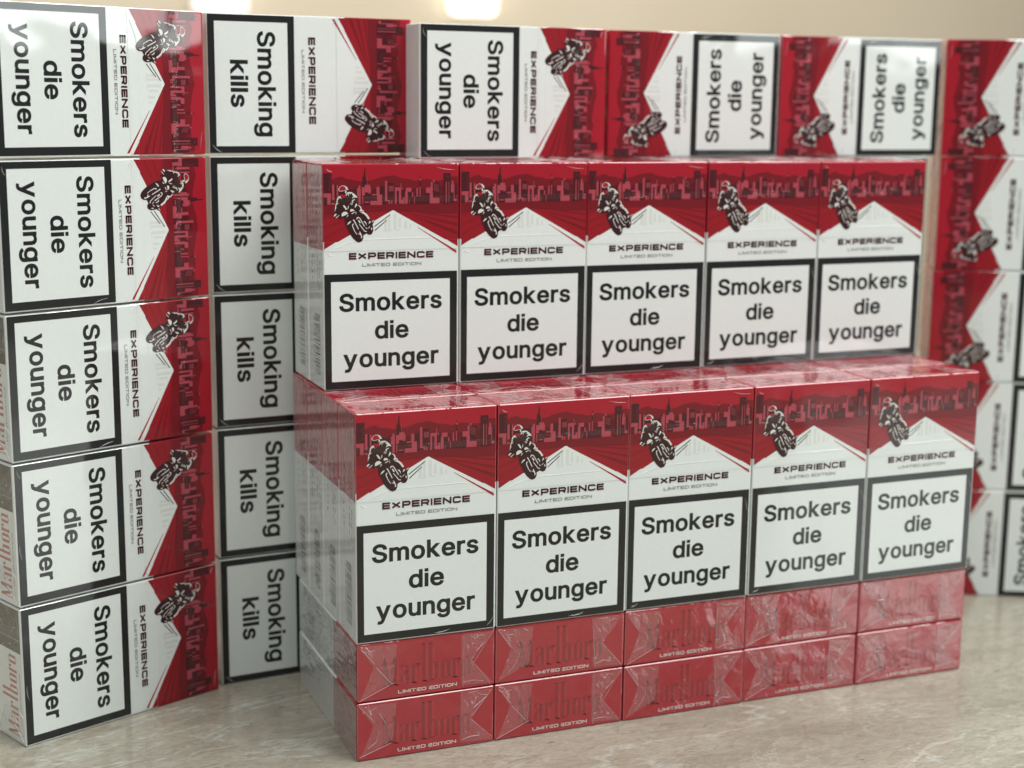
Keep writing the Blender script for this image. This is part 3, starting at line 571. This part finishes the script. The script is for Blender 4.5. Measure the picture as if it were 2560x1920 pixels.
# ---------------------------------------------------------------- countertop
def stone():
    m = bpy.data.materials.new('beige_marble'); m.use_nodes = True; n = m.node_tree; N, L = n.nodes, n.links; b = N['Principled BSDF']
    tc = N.new('ShaderNodeTexCoord')
    mp = N.new('ShaderNodeMapping'); mp.inputs['Rotation'].default_value = (0, 0, math.radians(-28)); mp.inputs['Scale'].default_value = (1, 2.6, 1); L.new(tc.outputs['Object'], mp.inputs[0])
    def noise(scale, detail, rough, dist, src=mp):
        x = N.new('ShaderNodeTexNoise'); x.inputs['Scale'].default_value = scale; x.inputs['Detail'].default_value = detail; x.inputs['Roughness'].default_value = rough; x.inputs['Distortion'].default_value = dist
        L.new(src.outputs[0], x.inputs['Vector']); return x.outputs[0]
    def ramp(src, *st):
        r = N.new('ShaderNodeValToRGB'); e = r.color_ramp.elements
        while len(e) > len(st): e.remove(e[-1])
        while len(e) < len(st): e.new(1)
        for i, (p, c) in enumerate(st): e[i].position = p; e[i].color = c if len(c) == 4 else c + (1,)
        L.new(src, r.inputs[0]); return r.outputs[0]
    def mix(f, a, c):
        x = N.new('ShaderNodeMix'); x.data_type = 'RGBA'; L.new(f, x.inputs['Factor'])
        for s, v in (('A', a), ('B', c)):
            if isinstance(v, tuple): x.inputs[s].default_value = v + (1,)
            else: L.new(v, x.inputs[s])
        return x.outputs['Result']
    base = ramp(noise(9, 6, .6, .6), (.30, (.215, .194, .150)), (.5, (.335, .308, .245)), (.70, (.45, .415, .33)))
    pinkish = ramp(noise(6, 3, .5, .4), (.48, (0, 0, 0)), (.72, (.55, .55, .55)))
    c = mix(pinkish, base, (.31, .255, .205))
    fine = ramp(noise(46, 5, .65, 1.2), (.38, (0, 0, 0)), (.66, (.40, .40, .40)))
    c = mix(fine, c, (.43, .405, .34))
    def vein(scale, w, col, amt, dist):
        v = noise(scale, 4, .55, dist)
        a = N.new('ShaderNodeMath'); a.operation = 'SUBTRACT'; L.new(v, a.inputs[0]); a.inputs[1].default_value = .5
        d = N.new('ShaderNodeMath'); d.operation = 'ABSOLUTE'; L.new(a.outputs[0], d.inputs[0])
        return ramp(d.outputs[0], (0, (amt,) * 3), (w, (0, 0, 0)))
    c = mix(vein(4.5, .013, None, .75, 1.4), c, (.47, .48, .425))
    c = mix(vein(9.5, .010, None, .5, 2.0), c, (.47, .47, .415))
    c = mix(vein(11, .008, None, .6, 2.2), c, (.20, .155, .11))
    sp = ramp(noise(70, 4, .62, .5), (.66, (0, 0, 0)), (.72, (.8, .8, .8)))
    c = mix(sp, c, (.15, .11, .085))
    grain = ramp(noise(150, 4, .7, 1.5), (.42, (0, 0, 0)), (.66, (.62, .62, .62)))
    c = mix(grain, c, (.215, .185, .14))
    L.new(c, b.inputs['Base Color'])
    L.new(ramp(noise(30, 4, .6, 0), (.3, (.10,) * 3), (.7, (.20,) * 3)), b.inputs['Roughness'])
    b.inputs['Specular IOR Level'].default_value = .5
    bp = N.new('ShaderNodeBump'); bp.inputs['Distance'].default_value = .00012; L.new(noise(160, 3, .6, 0), bp.inputs['Height']); L.new(bp.outputs[0], b.inputs['Normal'])
    return m
def slab(name, x0, x1, y0, y1, z0, z1, mat, bev=.004):
    bm = bmesh.new(); bmesh.ops.create_cube(bm, size=1)
    for v in bm.verts: v.co = Vector(((x0 + x1) / 2 + v.co.x * (x1 - x0), (y0 + y1) / 2 + v.co.y * (y1 - y0), (z0 + z1) / 2 + v.co.z * (z1 - z0)))
    if bev: bmesh.ops.bevel(bm, geom=bm.edges[:], offset=bev, segments=2, affect='EDGES')
    me = bpy.data.meshes.new(name); bm.to_mesh(me); bm.free(); me.materials.append(mat); o = bpy.data.objects.new(name, me); link(o); return o
t = slab('countertop', -1.3, 1.7, -1.15, .75, -.03, 0, stone()); t['kind'] = 'structure'
# ---------------------------------------------------------------- wall far behind, with two lamps on it
def paint():
    m = bpy.data.materials.new('beige_wall_paint'); m.use_nodes = True; n = m.node_tree; b = n.nodes['Principled BSDF']
    tc = n.nodes.new('ShaderNodeTexCoord'); no = n.nodes.new('ShaderNodeTexNoise'); no.inputs['Scale'].default_value = 2.2; n.links.new(tc.outputs['Object'], no.inputs['Vector'])
    r = n.nodes.new('ShaderNodeValToRGB'); r.color_ramp.elements[0].position = .3; r.color_ramp.elements[0].color = (.70, .59, .43, 1); r.color_ramp.elements[1].position = .7; r.color_ramp.elements[1].color = (.76, .65, .49, 1)
    n.links.new(no.outputs[0], r.inputs[0]); n.links.new(r.outputs[0], b.inputs['Base Color']); b.inputs['Roughness'].default_value = .7; return m
wall = slab('wall', -2.5, 4.5, 2.2, 2.3, -1.0, 2.6, paint(), 0); wall['kind'] = 'structure'
def emit(name, col, s):
    m = bpy.data.materials.new(name); m.use_nodes = True; b = m.node_tree.nodes['Principled BSDF']; b.inputs['Base Color'].default_value = (.8, .8, .78, 1)
    b.inputs['Emission Color'].default_value = col + (1,); b.inputs['Emission Strength'].default_value = s; return m
metal = bpy.data.materials.new('lamp_housing'); metal.use_nodes = True; metal.node_tree.nodes['Principled BSDF'].inputs['Base Color'].default_value = (.7, .66, .58, 1)
def lamp(x0, x1, z0, z1, s, text):
    e = bpy.data.objects.new('wall_lamp', None); link(e); e.location = ((x0 + x1) / 2, 2.2, z0)
    e['label'] = text; e['category'] = 'lamp'
    h = slab('housing', x0 + .02, x1 - .02, 2.18, 2.198, z0 + .02, z1 - .02, metal); d = slab('diffuser', x0, x1, 2.16, 2.179, z0, z1, emit('lamp_glow', (1, .985, .93), s))
    for o in (h, d): o.parent = e; o.matrix_parent_inverse = Matrix.Translation(-e.location)
lamp(.812, .895, .402, .62, 2.2, 'bright white lamp glowing on the beige wall above the rotated warning pack')
lamp(.345, .435, .388, .62, .82, 'dimmer cream lamp on the beige wall above the smoking-kills column')
